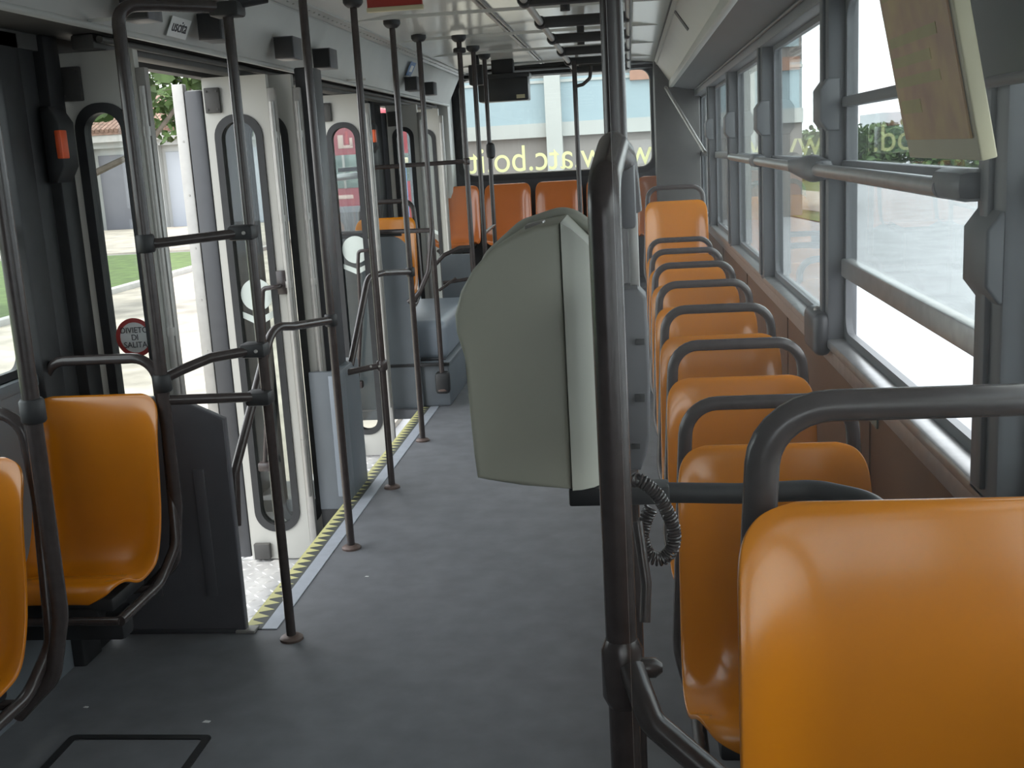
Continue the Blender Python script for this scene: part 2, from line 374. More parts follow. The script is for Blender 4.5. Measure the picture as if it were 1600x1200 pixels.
# unseen front shell, its windscreen opening narrowed to dim the light inside
b = MB(); b.box((XL-.05, YF-.06, -.3), (XR+.06, YF, .95)); b.box((XL-.05, YF-.06, 1.70), (XR+.06, YF, 2.45)); b.box((XL-.05, YF-.06, .9), (-.64, YF, 1.9)); b.box((-.68, YF-.06, .9), (-.60, YF, 2.1))
b.box((XL-.05, YF-.06, .9), (XL+.06, YF, 2.1)); b.box((XR-.04, YF-.06, .9), (XR+.06, YF, 2.1)); b.box((XL, YF, .8), (XR, YF+.35, .92), .03)
struct(b, 'wall_front', 'dark', 'front of the bus with narrowed windscreen opening behind the viewer', 'wall')
# rear wall with window
rwx0, rwx1, rwz0, rwz1 = -1.535, .215, 1.40, 2.275
RC = ((rwx0+rwx1)/2, (rwz0+rwz1)/2, rwx1-rwx0, rwz1-rwz0)
b = MB(); b.holed(rrect(-.64, 1.2, 2.62, 2.5, .01), rrect(RC[0], RC[1], RC[2], RC[3], .11), .05, XZ(10.52))
struct(b, 'wall_back', 'dark', 'dark rear wall around the back window', 'wall')
win = thing('window_9', (RC[0], 10.5, rwz0), 'wide rear window with mirrored web address lettering', 'window'); tag(win, kind='structure')
b = MB(); b.holed(rrect(*RC[:2], RC[2]+.10, RC[3]+.10, .15), rrect(*RC[:2], RC[2], RC[3], .11), .03, XZ(10.50)); b.build('window_seal', 'rubber', win)
b = MB(); b.box((rwx0-.02, 10.535, rwz0-.02), (rwx1+.02, 10.54, rwz1+.02)); b.build('pane', 'glass', win)
b = MB(); b.tube([(p[0], 10.505, p[1]) for p in rrect(RC[0], RC[1], RC[2]-.012, RC[3]-.012, .10)], .006, closed=True, n=8); b.build('chrome_strip', 'alu', win)
vs, fs = text_mesh('www.atc.bo.it', .262, .001)
b = MB(); xs = [v.x for v in vs]; mid = (min(xs)+max(xs))/2; wid = max(xs)-min(xs)
b.add([(RC[0]+.02-(v.x-mid)*(1.70/wid), 10.530-v.z, 1.425+v.y*1.3) for v in vs], fs); o = b.build('lettering', 'text', win, smooth=False); o['label'] = 'pale yellow mirrored lettering'
b = MB(); b.box((-1.60, 10.30, 2.30), (.30, 10.55, 2.37), .02); b.box((-1.60, 10.40, 2.27), (.30, 10.5, 2.31), .01); b.tube([(-1.55, 10.29, 2.315), (.28, 10.29, 2.315)], .008)
struct(b, 'trim_20', 'rubber', 'black beam across the top of the rear window', 'beam')
b = MB(); b.box((-1.72, 10.25, 0), (-1.60, 10.5, 2.32), .03); b.box((-1.90, 10.12, -.27), (-1.70, 10.5, 2.3), .02)
struct(b, 'trim_21', 'header', 'pale corner post left of the rear window', 'post')
b = MB(); b.box((.235, 10.05, 0), (.62, 10.5, 2.32), .02)
struct(b, 'trim_22', 'under', 'dark corner panel right of the rear window', 'panel')
b = MB(); b.tube([(.33, 10.0, 2.07), (.56, 8.6, 1.52)], .014); b.build('corner_strut', 'alu'); o = bpy.context.view_layer
tag(bpy.data.objects['corner_strut'], 'pale diagonal strut in the rear right corner', 'strut')
# platforms
b = MB(); b.box((XL, 7.06, 0), (-1.21, 8.60, .285), .012); b.box((XL, 7.052, .262), (-1.205, 8.60, .29), .006)
struct(b, 'trim_23', 'panel_grey', 'raised grey platform at the left rear of the aisle', 'platform')
b = MB(); b.box((.04, 7.25, 0), (XR, 9.75, .29), .012)
struct(b, 'trim_24', 'panel_grey', 'raised grey platform under the rear right seats', 'platform')
b = MB(); b.box((-1.60, 9.70, 0), (XR, 10.5, .40), .012)
struct(b, 'trim_25', 'panel_dark', 'high step carrying the rear seat row', 'platform')
b = MB(); b.box((.06, .62, 0), (XR, 1.60, .26), .03)
struct(b, 'trim_26', 'panel_grey', 'raised wheel arch box under the nearest right seat', 'platform')
# threshold strip with warning zigzag
b = MB(); b.box((-1.345, 3.58, 0), (-1.29, 7.05, .004)); o = struct(b, 'trim_27', 'strip_metal', 'silver edge strip with yellow zigzag along the doors', 'edge strip')
b = MB(); b.box((-1.412, 3.58, 0), (-1.345, 7.05, .0035))
n = 56; st = (7.05-3.6)/n
for i in range(n):
    y = 3.6+i*st; b.add([(-1.41, y, .0042), (-1.41, y+st*.98, .0042), (-1.352, y+st*.45, .0042)], [(0, 1, 2)], 1)
b.add([(-1.412, 3.6, .0043), (-1.402, 3.6, .0043), (-1.402, 7.05, .0043), (-1.412, 7.05, .0043)], [(0, 1, 2, 3)], 1)
q = b.build('warning_strip', ['strip_dark', 'yellow'], o, smooth=False); q['label'] = 'yellow zigzag warning strip'

# =================================================================== SEATS
def seat_shell(w=.42):
    prof = [(.016, .928), (.004, .934), (-.006, .930), (-.010, .918), (-.016, .895), (-.024, .86), (-.034, .80), (-.050, .70), (-.066, .60), (-.080, .53), (-.092, .49), (-.112, .455), (-.145, .430), (-.19, .420), (-.24, .424), (-.30, .434), (-.345, .446), (-.375, .449), (-.397, .442), (-.407, .427), (-.410, .402)]
    U = [-1, -.985, -.955, -.91, -.85, -.76, -.6, -.4, -.2, 0, .2, .4, .6, .76, .85, .91, .955, .985, 1]
    P = [Vector((0, y, z)) for y, z in prof]; n = len(P); vs = []; fs = []
    L = [0]
    for i in range(1, n): L.append(L[-1]+(P[i]-P[i-1]).length)
    for i in range(n):
        t = (P[min(i+1, n-1)]-P[max(i-1, 0)]).normalized(); nr = Vector((0, t.z, -t.y))
        if nr.y > 0 and i < 3: pass
        nr = Vector((0, t.z, -t.y)); 
        nr = -nr if nr.y > .2 or nr.z < -.2 else nr
        s0 = L[i]; s1 = L[-1]-L[i]
        hw = w/2*(1+.035*min(1, s0/.5))
        R = .07
        sa = max(0, s0-.014)
        if sa < R: hw -= R-math.sqrt(max(0, R*R-(R-sa)**2))
        R2 = .125
        if s1 < .21: hw -= .115*(1-math.sqrt(max(0, 1-(1-s1/.21)**2)))
        k = max(0, min(1, (s0-.03)/.10))*max(.45, min(1, s1/.08)); q = max(0, min(1, (s0-.53)/.10)); lip = .036*k*(1-.72*q*q*(3-2*q))
        bend = math.exp(-((s0-.50)/.10)**2); lip += .020*bend
        for u in U:
            a = max(0, (abs(u)-.60)/.40); d = lip*(a*a*(3-2*a))
            # dished centre
            d -= .006*(1-u*u)*min(1, s0/.2)*min(1, s1/.15)
            vs.append(P[i]+Vector((u*hw, 0, -.013))+nr*d)
    m = len(U)
    for i in range(n-1):
        for j in range(m-1): fs.append((i*m+j, i*m+j+1, (i+1)*m+j+1, (i+1)*m+j))
    return vs, fs
SH_V, SH_F = seat_shell()
def make_shell(name, material, parent):
    me = bpy.data.meshes.new(name); me.from_pydata([tuple(v) for v in SH_V], [], SH_F); me.materials.append(M[material])
    me.polygons.foreach_set('use_smooth', [True]*len(me.polygons))
    o = bpy.data.objects.new(name, me); COL.objects.link(o); o.parent = parent
    s = o.modifiers.new('thickness', 'SOLIDIFY'); s.thickness = .010; s.offset = 0; s.use_rim = True
    d = o.modifiers.new('smooth', 'SUBSURF'); d.levels = 1; d.render_levels = 2
    return o
def make_seat(loc, label, group, material='orange', ped=0., hz=1.013, hw=.184, handle=True, flare=.033, tr=.0165):
    root = thing('bus_seat', loc, label, 'seat', group)
    make_shell('seat_shell', material, root)
    L = Vector(loc); T = lambda pts: [Vector(p)+L for p in pts]
    b = MB(); yb = .040
    if not handle:
        b.tube(T([(-.15, -.36, .372), (-.15, -.10, .372), (-.15, -.035, .45), (-.15, .022, .86), (.15, .022, .86), (.15, -.035, .45), (.15, -.10, .372), (.15, -.36, .372)]), .013, [0, .06, .05, .04, .04, .05, .06, 0])
    if handle:
        b.tube(T([(-hw, -.40, .335), (-hw, -.115, .335), (-hw-flare, -.03, .44), (-hw-.012, yb, .80), (-hw, yb, hz), (hw, yb, hz), (hw+.012, yb, .80), (hw+flare, -.03, .44), (hw, -.115, .335), (hw, -.40, .335)]), tr, [0, .09, .12, .05, .075, .075, .05, .12, .09, 0], n=14)
        b.tube(T([(-hw, -.40, .335), (hw, -.40, .335)]), .013)
        b.tube(T([(-hw, -.16, .335), (hw, -.16, .335)]), .013)
    b.build('seat_frame', 'tube', root)
    b = MB(); b.box(Vector((-.15, -.36, .345))+L, Vector((.15, -.14, .388))+L, .01); b.build('seat_bracket', 'rubber', root)
    if ped is None:
        b = MB(); b.box(Vector((-.20, -.32, .235))+L, Vector((.15, -.24, .33))+L, .015); b.box(Vector((-.16, -.36, .30))+L, Vector((.10, -.16, .372))+L, .012); b.build('wall_bracket', 'rubber', root); return root
    b = MB(); b.box(Vector((-.045, -.30, ped))+L, Vector((.045, -.20, .37))+L, .012); b.box(Vector((-.10, -.34, ped))+L, Vector((.10, -.16, ped+.012))+L, .004); b.build('pedestal', 'dark', root)
    return root
GR = 'orange seats in a single file along the right windows'
rs = make_seat((.295, 2.49, 0), 'second orange seat on the right, just behind the coiled cable', GR)
for y, lab in ((3.25, 'third orange seat on the right, counted from the front'), (3.99, 'fourth orange seat on the right, counted from the front'), (4.73, 'fifth orange seat on the right, middle of the single file'), (5.50, 'sixth orange seat on the right, third before the tall rear one'), (6.25, 'seventh orange seat on the right, second before the raised one'), (7.00, 'eighth orange seat on the right, low in front of the raised one')):
    copy_thing(rs, (.295, y, 0), lab)
copy_thing(rs, (.305, 7.84, .29), 'raised orange seat near the rear right, ahead of the last row')
s0 = make_seat((.345, 1.30, .250), 'large nearest orange seat at bottom right, marked by light patches', GR, hz=1.032, hw=.172, tr=.0195, flare=-.02)
s0.scale = (1.12, 1, 1)
GL = 'orange seats along the left side'
l2 = make_seat((-1.695, 3.30, 0), 'orange seat at left in front of the dark door screen', GL, hz=1.03, ped=None)
copy_thing(l2, (-1.725, 2.56, 0), 'orange seat cut off by the left edge of the frame')
make_seat((-1.67, 7.62, .285), 'orange seat behind the grey partition at the left rear', GL, ped=.266, hz=1.03)
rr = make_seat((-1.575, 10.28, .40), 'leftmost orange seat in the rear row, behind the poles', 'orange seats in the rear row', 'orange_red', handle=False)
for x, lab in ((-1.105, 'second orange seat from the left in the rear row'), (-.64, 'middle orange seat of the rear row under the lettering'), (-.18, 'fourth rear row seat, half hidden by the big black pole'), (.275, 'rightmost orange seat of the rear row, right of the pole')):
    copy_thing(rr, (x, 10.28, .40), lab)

# =================================================================== POLES
GP = 'black floor poles along the doors'
def flange(b, c, r=.040, flip=False, mi=0):
    s = -1 if flip else 1
    k = 2.2 if flip else 1
    b.lathe([(r, 0), (r, .008*s*k), (r*.85, .013*s*k), (r*.55, .018*s*k)], c, 24, mi=mi)
def pole(x, y, label, z0=0, z1=2.325, r=.0165, cap=True, name='grab_pole', group=GP, base='rust'):
    root = thing(name, (x, y, z0), label, 'pole', group)
    b = MB(); b.tube([(x, y, z0), (x, y, (z0+z1)/2), (x, y, z1)], r, n=16); b.build('pole_tube', 'tube', root)
    b = MB(); flange(b, (x, y, z0), .040); b.build('floor_flange', base, root)
    if cap:
        b = MB(); flange(b, (x, y, z1), .046, True); b.build('ceiling_flange', 'rubber', root)
    return root
def clamp(b, p, r=.026, l=.05, ax='Z'):
    p = Vector(p); h = l/2
    c = tuple(p)
    b.lathe([(r*.85, -h), (r, -h+.006), (r, h-.006), (r*.85, h)], c, 16, ax)
pB = pole(-1.212, 3.50, 'nearest black floor pole at the front edge of the first door', z1=2.10, cap=False)
b = MB(); b.tube([(-1.475, 3.30, 1.392), (-1.445, 3.315, 1.388), (-1.212, 3.50, 1.398)], .0155, .03); b.build('cross_bar', 'tube', pB)
b = MB(); b.tube([(-1.475, 3.30, .965), (-1.43, 3.335, .985), (-1.35, 3.40, 1.012), (-1.212, 3.50, 1.018)], .0165, .06); b.build('cross_bar', 'tube', pB)
b = MB(); b.tube([(-1.475, 3.30, .90), (-1.212, 3.50, .858)], .0165); b.build('cross_bar', 'tube', pB)
for z in (1.398, 1.018, .858):
    b = MB(); b.box((-1.275, 3.455, z-.024), (-1.19, 3.525, z+.024), .012); cl = b.build('pole_clamp', 'rubber', pB)
    if z > .9:
        for dx in (-.05, -.005):
            b = MB(); b.lathe([(.006, 0), (.006, -.006), (.003, -.009)], (-1.212+dx, 3.456, z), 10, 'Y'); b.build('clamp_bolt', 'alu', cl)
b = MB(); b.box((-1.26, 3.46, 2.055), (-1.165, 3.54, 2.10), .01); b.tube([(-1.20, 3.5, 2.095), (-1.10, 3.55, 2.115)], .02); b.build('top_bracket', 'rubber', pB)
pC = pole(-1.222, 4.395, 'second black floor pole, between the first door and the grey box')
b = MB(); b.tube([(-1.425, 3.66, .36), (-1.425, 3.70, .55), (-1.33, 3.98, 1.02), (-1.29, 4.1, 1.0), (-1.222, 4.395, .976)], .0165, .10); b.build('entry_rail', 'tube', pC)
b = MB(); clamp(b, (-1.222, 4.395, .976)); b.build('pole_clamp', 'rubber', pC)
pD = pole(-1.228, 5.26, 'third black floor pole, beside the second door')
b = MB(); b.tube([(-1.41, 5.20, .60), (-1.228, 5.26, .622)], .0155); clamp(b, (-1.228, 5.26, .622)); b.build('cross_bar', 'tube', pD)
for dx in (-.05, -.008):
    b = MB(); b.lathe([(.006, 0), (.006, -.006), (.003, -.009)], (-1.228+dx, 5.235, .622), 10, 'Y'); b.build('clamp_bolt', 'alu', pD)
pE = pole(-1.238, 6.17, 'fourth black floor pole, with a bent rail to the grey partition')
b = MB(); b.tube([(-1.395, 5.30, .62), (-1.34, 5.58, 1.02), (-1.30, 5.75, 1.02), (-1.238, 6.17, .977)], .0165, .09); b.build('entry_rail', 'tube', pE)
b = MB(); clamp(b, (-1.238, 6.17, .977)); b.build('pole_clamp', 'rubber', pE)
pF = pole(-1.245, 6.99, 'black pole ending in a dark socket on the rear platform front', z0=.12)
b = MB(); b.box((-1.29, 6.96, .10), (-1.20, 7.05, .24), .02); b.build('pole_socket', 'rubber', pF)
b = MB(); b.tube([(-1.245, 6.99, 1.16), (-1.255, 6.95, 1.05), (-1.27, 6.9, .90), (-1.33, 6.85, .77), (-1.40, 6.84, .72)], .0165, .1); b.build('curved_rail', 'tube', pF)
b = MB(); b.tube([(-1.245, 6.99, 1.15), (-1.86, 7.03, 1.155)], .0145); b.build('cross_bar', 'tube', pF)
pG = pole(-1.022, 7.15, 'slim black pole left of the rear window, first of three')
b = MB(); b.tube([(-1.022, 7.15, 1.56), (-1.50, 7.12, 1.555), (-1.84, 7.10, 1.55)], .0135); clamp(b, (-1.022, 7.15, 1.56), .022, .04); b.build('cross_bar', 'tube', pG)
b = MB(); clamp(b, (-1.022, 7.15, 2.235), .04, .03); b.build('pole_clamp', 'rubber', pG)
b = MB(); b.tube([(-1.022, 7.15, 1.02), (-1.10, 7.13, 1.02), (-1.20, 7.10, .98), (-1.26, 7.08, .92)], .0135, .05); b.build('lower_rail', 'tube', pG)
b = MB(); b.tube([(-1.022, 7.15, .82), (-1.22, 7.12, .80)], .012); b.tube([(-1.13, 7.10, .83), (-1.24, 7.06, .76)], .010); b.build('lower_rail', 'tube', pG)
pH = pole(-1.036, 7.90, 'slim black pole left of the rear window, second of three')
b = MB(); b.tube([(-1.036, 7.90, 1.05), (-1.045, 8.6, 1.06)], .0125); b.build('cross_bar', 'tube', pH)
pI = pole(-1.047, 8.60, 'slim black pole left of the rear window, third, carrying a bulge')
b = MB(); b.lathe([(.016, -.06), (.032, -.045), (.036, 0), (.032, .045), (.016, .06)], (-1.04, 8.60, 1.62), 16); b.build('button_box', 'rubber', pI)
pJ = pole(-.355, 8.0, 'slim black pole rising in front of the rear window centre', z1=2.19, cap=False)
b = MB(); b.tube([(-.355, 8.0, 2.02), (-.30, 8.0, 2.03), (-.25, 8.0, 2.07), (-.24, 8.0, 2.15)], .012, .03); b.build('hook_bar', 'tube', pJ)
# pole with inverted U beside the left seat
pA = thing('seat_pole', (-1.475, 3.30, .27), 'black pole curving over beside the left orange seat', 'pole', 'black poles beside the left seats')
b = MB(); b.tube([(-1.60, 3.27, .275), (-1.50, 3.29, .37), (-1.478, 3.30, .55), (-1.475, 3.30, 1.2), (-1.475, 3.30, 2.085), (-1.38, 3.36, 2.088), (-1.212, 3.50, 2.085)], .020, [0, .08, .2, 0, .07, 0, 0], n=16); b.build('pole_tube', 'tube', pA)
for z in (1.39, .955):
    b = MB(); clamp(b, (-1.475, 3.30, z), .029, .055); b.build('pole_clamp', 'rubber', pA)
pA2 = thing('seat_pole', (-1.465, 2.52, .27), 'black pole beside the seat cut off at the left edge', 'pole', 'black poles beside the left seats')
b = MB(); b.tube([(-1.60, 2.48, .265), (-1.50, 2.50, .36), (-1.468, 2.52, .52), (-1.462, 2.52, 1.2), (-1.462, 2.52, 2.3)], .021, [0, .08, .2, 0, 0], n=16); b.build('pole_tube', 'tube', pA2)
b = MB(); clamp(b, (-1.462, 2.52, 1.05), .03, .06); b.build('pole_clamp', 'rubber', pA2)
# big centre pole pair + arm
p1 = thing('centre_pole', (-.022, 1.95, 0), 'tall black pole from floor to ceiling behind the thick one', 'pole', 'black poles at the centre')
b = MB(); b.tube([(-.024, 1.95, 0), (-.022, 1.95, 1.2), (-.020, 1.95, 2.35)], .0195, n=20); b.build('pole_tube', 'tube', p1)
b = MB(); flange(b, (-.024, 1.95, 0), .05); b.build('floor_flange', 'rust', p1)
p2 = thing('front_pole', (-.032, 1.45, .0), 'thick glossy black pole in the foreground, bent back at its top', 'pole', 'black poles at the centre')
b = MB(); b.tube([(-.033, 1.45, 0), (-.033, 1.45, .9), (-.034, 1.45, 1.555), (-.022, 1.60, 1.60), (-.010, 1.76, 1.585), (-.004, 1.78, 1.50)], .0215, [0, 0, .055, .06, .05, 0], n=24, seg=10); b.build('pole_tube', 'tube', p2)
b = MB(); flange(b, (-.033, 1.45, 0), .05); b.build('floor_flange', 'rust', p2)
b = MB(); b.lathe([(.022, -.05), (.029, -.035), (.029, .035), (.022, .05)], (-.033, 1.45, .885), 24); b.lathe([(.012, -.02), (.014, -.015), (.014, .02), (.006, .03)], (-.008, 1.44, .895), 16, 'X'); b.build('pole_clamp', 'tube', p2)
b = MB(); b.tube([(-.020, 1.43, .90), (-.008, 1.40, .875), (.005, 1.38, .845), (.10, 1.34, .775), (.16, 1.32, .74)], .018, .04, n=16); b.build('seat_rail', 'tube', p2)
b = MB(); b.tube([(-.006, 1.62, 1.045), (.004, 1.60, .955), (.0, 1.58, .90)], .008, .03); b.build('side_rod', 'tube', p2)
b = MB(); b.box((-.016, 1.735, 1.475), (.008, 1.775, 1.585), .007); b.build('end_plate', 'grey_box', p2)

# ticket machine (back towards the viewer)
tm = thing('ticket_machine', (-.20, 1.90, 1.02), 'beige grey ticket machine with rounded back mounted by the thick pole', 'ticket machine')
out = [(-.282, 1.047), (-.284, 1.09), (-.288, 1.20), (-.291, 1.26), (-.302, 1.305), (-.303, 1.335), (-.290, 1.375), (-.268, 1.410), (-.238, 1.440), (-.200, 1.462), (-.160, 1.476), (-.118, 1.482), (-.118, 1.022), (-.20, 1.033), (-.262, 1.042)]
b = MB(); b.prism(out, .26, lambda u, v, t: (u, 1.86+t, v), bev=.008); b.build('rear_cover', 'machine', tm)
b = MB(); sec = [(-.1165, 1.857), (-.100, 1.864), (-.080, 1.882), (-.064, 1.91), (-.058, 1.95), (-.058, 2.12), (-.1165, 2.12)]
zt = lambda x: 1.482-.55*(x+.1165)-9*(x+.1165)**2
vs = [(x, y, 1.022-.07*(x+.1165)) for x, y in sec]+[(x, y, zt(x)) for x, y in sec]; n = len(sec)
b.add(vs, [tuple(range(n)), tuple(range(2*n-1, n-1, -1))]+[(i, (i+1) % n, n+(i+1) % n, n+i) for i in range(n)]); b.build('side_cover', 'machine_lit', tm)
b = MB(); b.tube([(-.30, 2.10, 1.33), (-.268, 2.10, 1.41), (-.20, 2.10, 1.465), (-.118, 2.10, 1.488), (-.062, 2.10, 1.445), (-.05, 2.10, 1.3)], .012, .05); b.build('front_rim', 'machine_lit', tm)
b = MB(); b.box((-.185, 1.95, 1.462), (-.150, 2.0, 1.478), .004, rot=Matrix.Rotation(-.2, 3, 'Y')); b.build('latch', 'alu', tm)
b = MB(); b.box((-.125, 1.88, .985), (.05, 1.93, 1.018), .004); b.tube([(.04, 1.905, 1.0), (.17, 1.905, .995), (.30, 1.90, 1.0), (.375, 1.85, .995), (.41, 1.75, .985)], .0185, .08); b.build('mounting_bar', 'rubber', tm)
# validator box and coiled cable
vb = thing('validator_box', (.0, 1.75, 1.10), 'slim grey validator box right of the thick black pole', 'validator')
b = MB(); b.prism([(-.05, 1.095), (-.05, 1.385), (.006, 1.385), (.019, 1.370), (.021, 1.25), (.018, 1.15), (.012, 1.12), (.002, 1.095)], .08, lambda u, v, t: (u, 1.72+t, v), bev=.006); b.build('housing', 'grey_box', vb)
for lo, hi in (((.000, 1.714, 1.298), (.014, 1.722, 1.307)), ((-.004, 1.714, 1.208), (.012, 1.722, 1.22)), ((-.012, 1.714, 1.132), (.002, 1.722, 1.14))):
    b = MB(); b.box(lo, hi, .001); b.build('slot', 'rubber', vb)
b = MB(); b.box((-.005, 1.765, 1.38), (.010, 1.80, 1.50), .003); b.build('top_bracket', 'alu', vb)
cc = [(-.012, 1.70, 1.085), (.0, 1.69, 1.088), (.025, 1.69, 1.065), (.043, 1.69, 1.03), (.050, 1.69, 1.0), (.045, 1.69, .972), (.028, 1.69, .958), (.010, 1.69, .965), (.000, 1.70, .99), (.006, 1.71, 1.015), (.016, 1.715, 1.035)]
path = []
for i in range(len(cc)-1):
    p0, p1, p2_, p3 = [Vector(cc[max(0, min(len(cc)-1, i+k))]) for k in (-1, 0, 1, 2)]
    for k in range(12):
        t = k/12; path.append(.5*((2*p1)+(-p0+p2_)*t+(2*p0-5*p1+4*p2_-p3)*t*t+(-p0+3*p1-3*p2_+p3)*t**3))
tot = [0]
for i in range(1, len(path)): tot.append(tot[-1]+(path[i]-path[i-1]).length)
hp = []; N = 1300; nrm = Vector((0, 1, 0)); k = 0
for s in range(N):
    d = tot[-1]*s/N
    while k < len(path)-2 and tot[k+1] < d: k += 1
    f = (d-tot[k])/max(1e-6, tot[k+1]-tot[k]); p = path[k].lerp(path[k+1], f); t = (path[k+1]-path[k]).normalized()
    u = Vector((0, 1, 0)); u = (u-t*u.dot(t)).normalized(); v = t.cross(u); a = d/.0052*2*PI
    hp.append(p+(u*math.cos(a)+v*math.sin(a))*.0095)
b = MB(); b.tube(hp, .0023, n=6); tag(b.build('coiled_cable', 'tube'), 'black coiled cable looping beside the thick pole', 'cable')

# =================================================================== DOOR LEAVES
def door_leaf(X0, X1, Y, label, strips=True, cutout=None, bracket=True, sticker=None, grab=False, rods=True):
    z0, z1 = -.265, 2.0
    root = thing('door_leaf', ((X0+X1)/2, Y, z0), label, 'door', 'folded leaves of the bus doors')
    cx = (X0+X1)/2+.0; w = X1-X0; ww = w-.085
    b = MB(); b.holed(rrect(cx, (z0+z1)/2, w, z1-z0, .004), rrect(cx, .855, ww, 1.95, ww*.48), .035, XZ(Y)); b.build('leaf_panel', 'white', root)
    b = MB(); n = rrect(cx, .855, ww+.012, 1.962, ww*.48); i_ = rrect(cx, .855, ww-.052, 1.898, ww*.40); b.holed(n, i_, .05, XZ(Y-.0075)); b.build('window_seal', 'rubber', root)
    b = MB(); b.prism(rrect(cx, .855, ww-.03, 1.92, ww*.42), .004, XZ(Y+.016)); b.build('pane', 'glass_door', root)
    if strips:
        b = MB(); b.box((X0-.085, Y-.006, z0+.01), (X0-.002, Y+.045, z1-.05), .01); b.build('rubber_edge', 'dark', root)
        b = MB(); b.box((X0-.140, Y-.004, z0), (X0-.087, Y+.04, z1-.02), .004)
        for k in range(8): b.lathe([(.005, 0), (.005, -.003)], (X0-.112, Y-.004, .05+.24*k), 8, 'Y')
        b.build('edge_profile', 'alu', root)
    if rods:
        b = MB(); b.box((X1+.001, Y-.004, z0), (X1+.035, Y+.03, z1-.06), .004); b.tube([(X1+.020, Y-.012, .05), (X1+.020, Y-.012, 1.88)], .011)
        for z in (.30, 1.05, 1.35, 1.72): b.tube([(X1+.020, Y-.012, z), (X1+.020, Y-.012, z+.03)], .015)
        b.build('hinge_rod', 'alu', root)
    if bracket:
        b = MB(); b.box((X0+.012, Y-.02, 1.845), (X0+.082, Y-.001, 1.955), .004)
        for dx in (.024, .07):
            for z in (1.86, 1.94): b.lathe([(.005, 0), (.005, -.004)], (X0+dx, Y-.02, z), 8, 'Y')
        b.build('hinge_bracket', 'under', root)
        b = MB(); b.box((X0+.02, Y-.03, -.258), (X0+.10, Y-.002, -.18), .006); b.build('floor_pivot', 'under', root)
    if grab:
        b = MB(); b.tube([(X1-.02, Y-.01, 1.06), (X1-.02, Y-.05, 1.06), (X1-.09, Y-.055, 1.055), (X1-.10, Y-.055, .98), (X1-.115, Y-.05, .6), (X1-.17, Y-.045, .22)], .011, .02); b.box((X1-.035, Y-.02, 1.02), (X1+.012, Y-.002, 1.13), .006); b.box((X1-.20, Y-.065, .19), (X1-.135, Y-.01, .235), .01); b.build('grab_bar', 'tube', root)
    return root
la = door_leaf(-1.865, -1.60, 3.66, 'white folded door leaf with round red sticker, behind the left seat', strips=False)
b = MB(); Ys = 3.667; c = (-1.716, 1.047)
ci = lambda r, n=40: [(c[0]+r*math.cos(2*PI*k/n), c[1]+r*math.sin(2*PI*k/n)) for k in range(n)]
b.prism(ci(.0655), .001, XZ(Ys-.001)); b.add([], [])
st = b.build('no_boarding_sticker', 'paper', la); st['label'] = 'round white sticker with red ring'
b = MB(); b.holed(ci(.068), ci(.053), .001, XZ(Ys-.003)); b.build('red_ring', 'ringred', st)
b = MB()
for (tx, z) in (('DIVIETO', 1.063), ('DI', 1.038), ('SALITA', 1.012)):
    vs, fs = text_mesh(tx, .029, .0003); b.add([(c[0]+v.x*.92, Ys-.0035-v.z, z+v.y) for v in vs], fs)
b.build('sticker_lettering', 'ink', st, smooth=False)
def back_sticker(parent, c, Y, r, up, both=True):
    b = MB()
    if both: b.prism([(c[0]+r*math.cos(2*PI*k/32), c[1]+r*math.sin(2*PI*k/32)) for k in range(32)], .001, XZ(Y))
    s = 1 if up else -1; zz = c[1]-s*r*1.0
    b.prism([(c[0]-r, zz+.0), (c[0], zz-s*.035), (c[0]+r, zz), (c[0]+r, zz-s*.03), (c[0], zz-s*.07), (c[0]-r, zz-s*.03)], .001, XZ(Y))
    o = b.build('sticker_back', 'sticker_back', parent, smooth=False); o['label'] = 'pale back of a round window sticker'
lb = door_leaf(-1.885, -1.590, 5.0, 'white folded door leaf nearest behind the first entrance', grab=True); back_sticker(lb, (-1.735, 1.02), 5.012, .075, True)
lb2 = door_leaf(-1.79, -1.50, 5.085, 'second folded leaf tucked behind the first entrance leaf', strips=False, bracket=False)
ld = door_leaf(-1.870, -1.590, 6.86, 'white folded door leaf of the second entrance, red coach behind it', grab=True, strips=False); back_sticker(ld, (-1.715, 1.06), 6.872, .085, True)
le = door_leaf(-1.840, -1.60, 8.68, 'white folded leaf at the front of the rear door')
lf = door_leaf(-1.865, -1.605, 9.70, 'white folded leaf at the back of the rear door by the corner', strips=False, bracket=False); back_sticker(lf, (-1.745, .86), 9.712, .07, False, False)

# low screens and boxes by the doors
b = MB(); prof = [(-1.86, .004), (-1.395, .004), (-1.392, .772), (-1.555, .852), (-1.86, .862)]
ds = thing('door_screen', (-1.62, 3.57, 0), 'dark charcoal low screen behind the left orange seat', 'screen')
b.prism(prof, .035, XZ(3.56), bev=.006); b.build('screen_panel', 'panel_dark', ds)
for x in (-1.50, -1.70):
    b = MB(); b.box((x-.02, 3.553, .14), (x+.02, 3.561, .60), .006); b.build('screen_rib', 'panel_dark', ds)
b = MB(); b.box((-1.86, 3.55, 0), (-1.43, 3.60, .016), .003); b.build('base_rail', 'dark', ds)
b = MB(); b.box((-1.43, 3.548, .0), (-1.36, 3.60, .010), .002); b.build('edge_plate', 'alu', ds)
gb = thing('door_box', (-1.52, 5.13, -.27), 'blue grey box standing between the two entrances', 'box')
b = MB(); b.box((-1.46, 5.14, -.035), (-1.385, 5.42, .640), .012); b.box((-1.535, 5.040, -.035), (-1.385, 5.064, .640), .005); b.box((-1.44, 5.06, -.03), (-1.386, 5.15, .638), .004); b.build('box_body', 'panel_grey', gb)
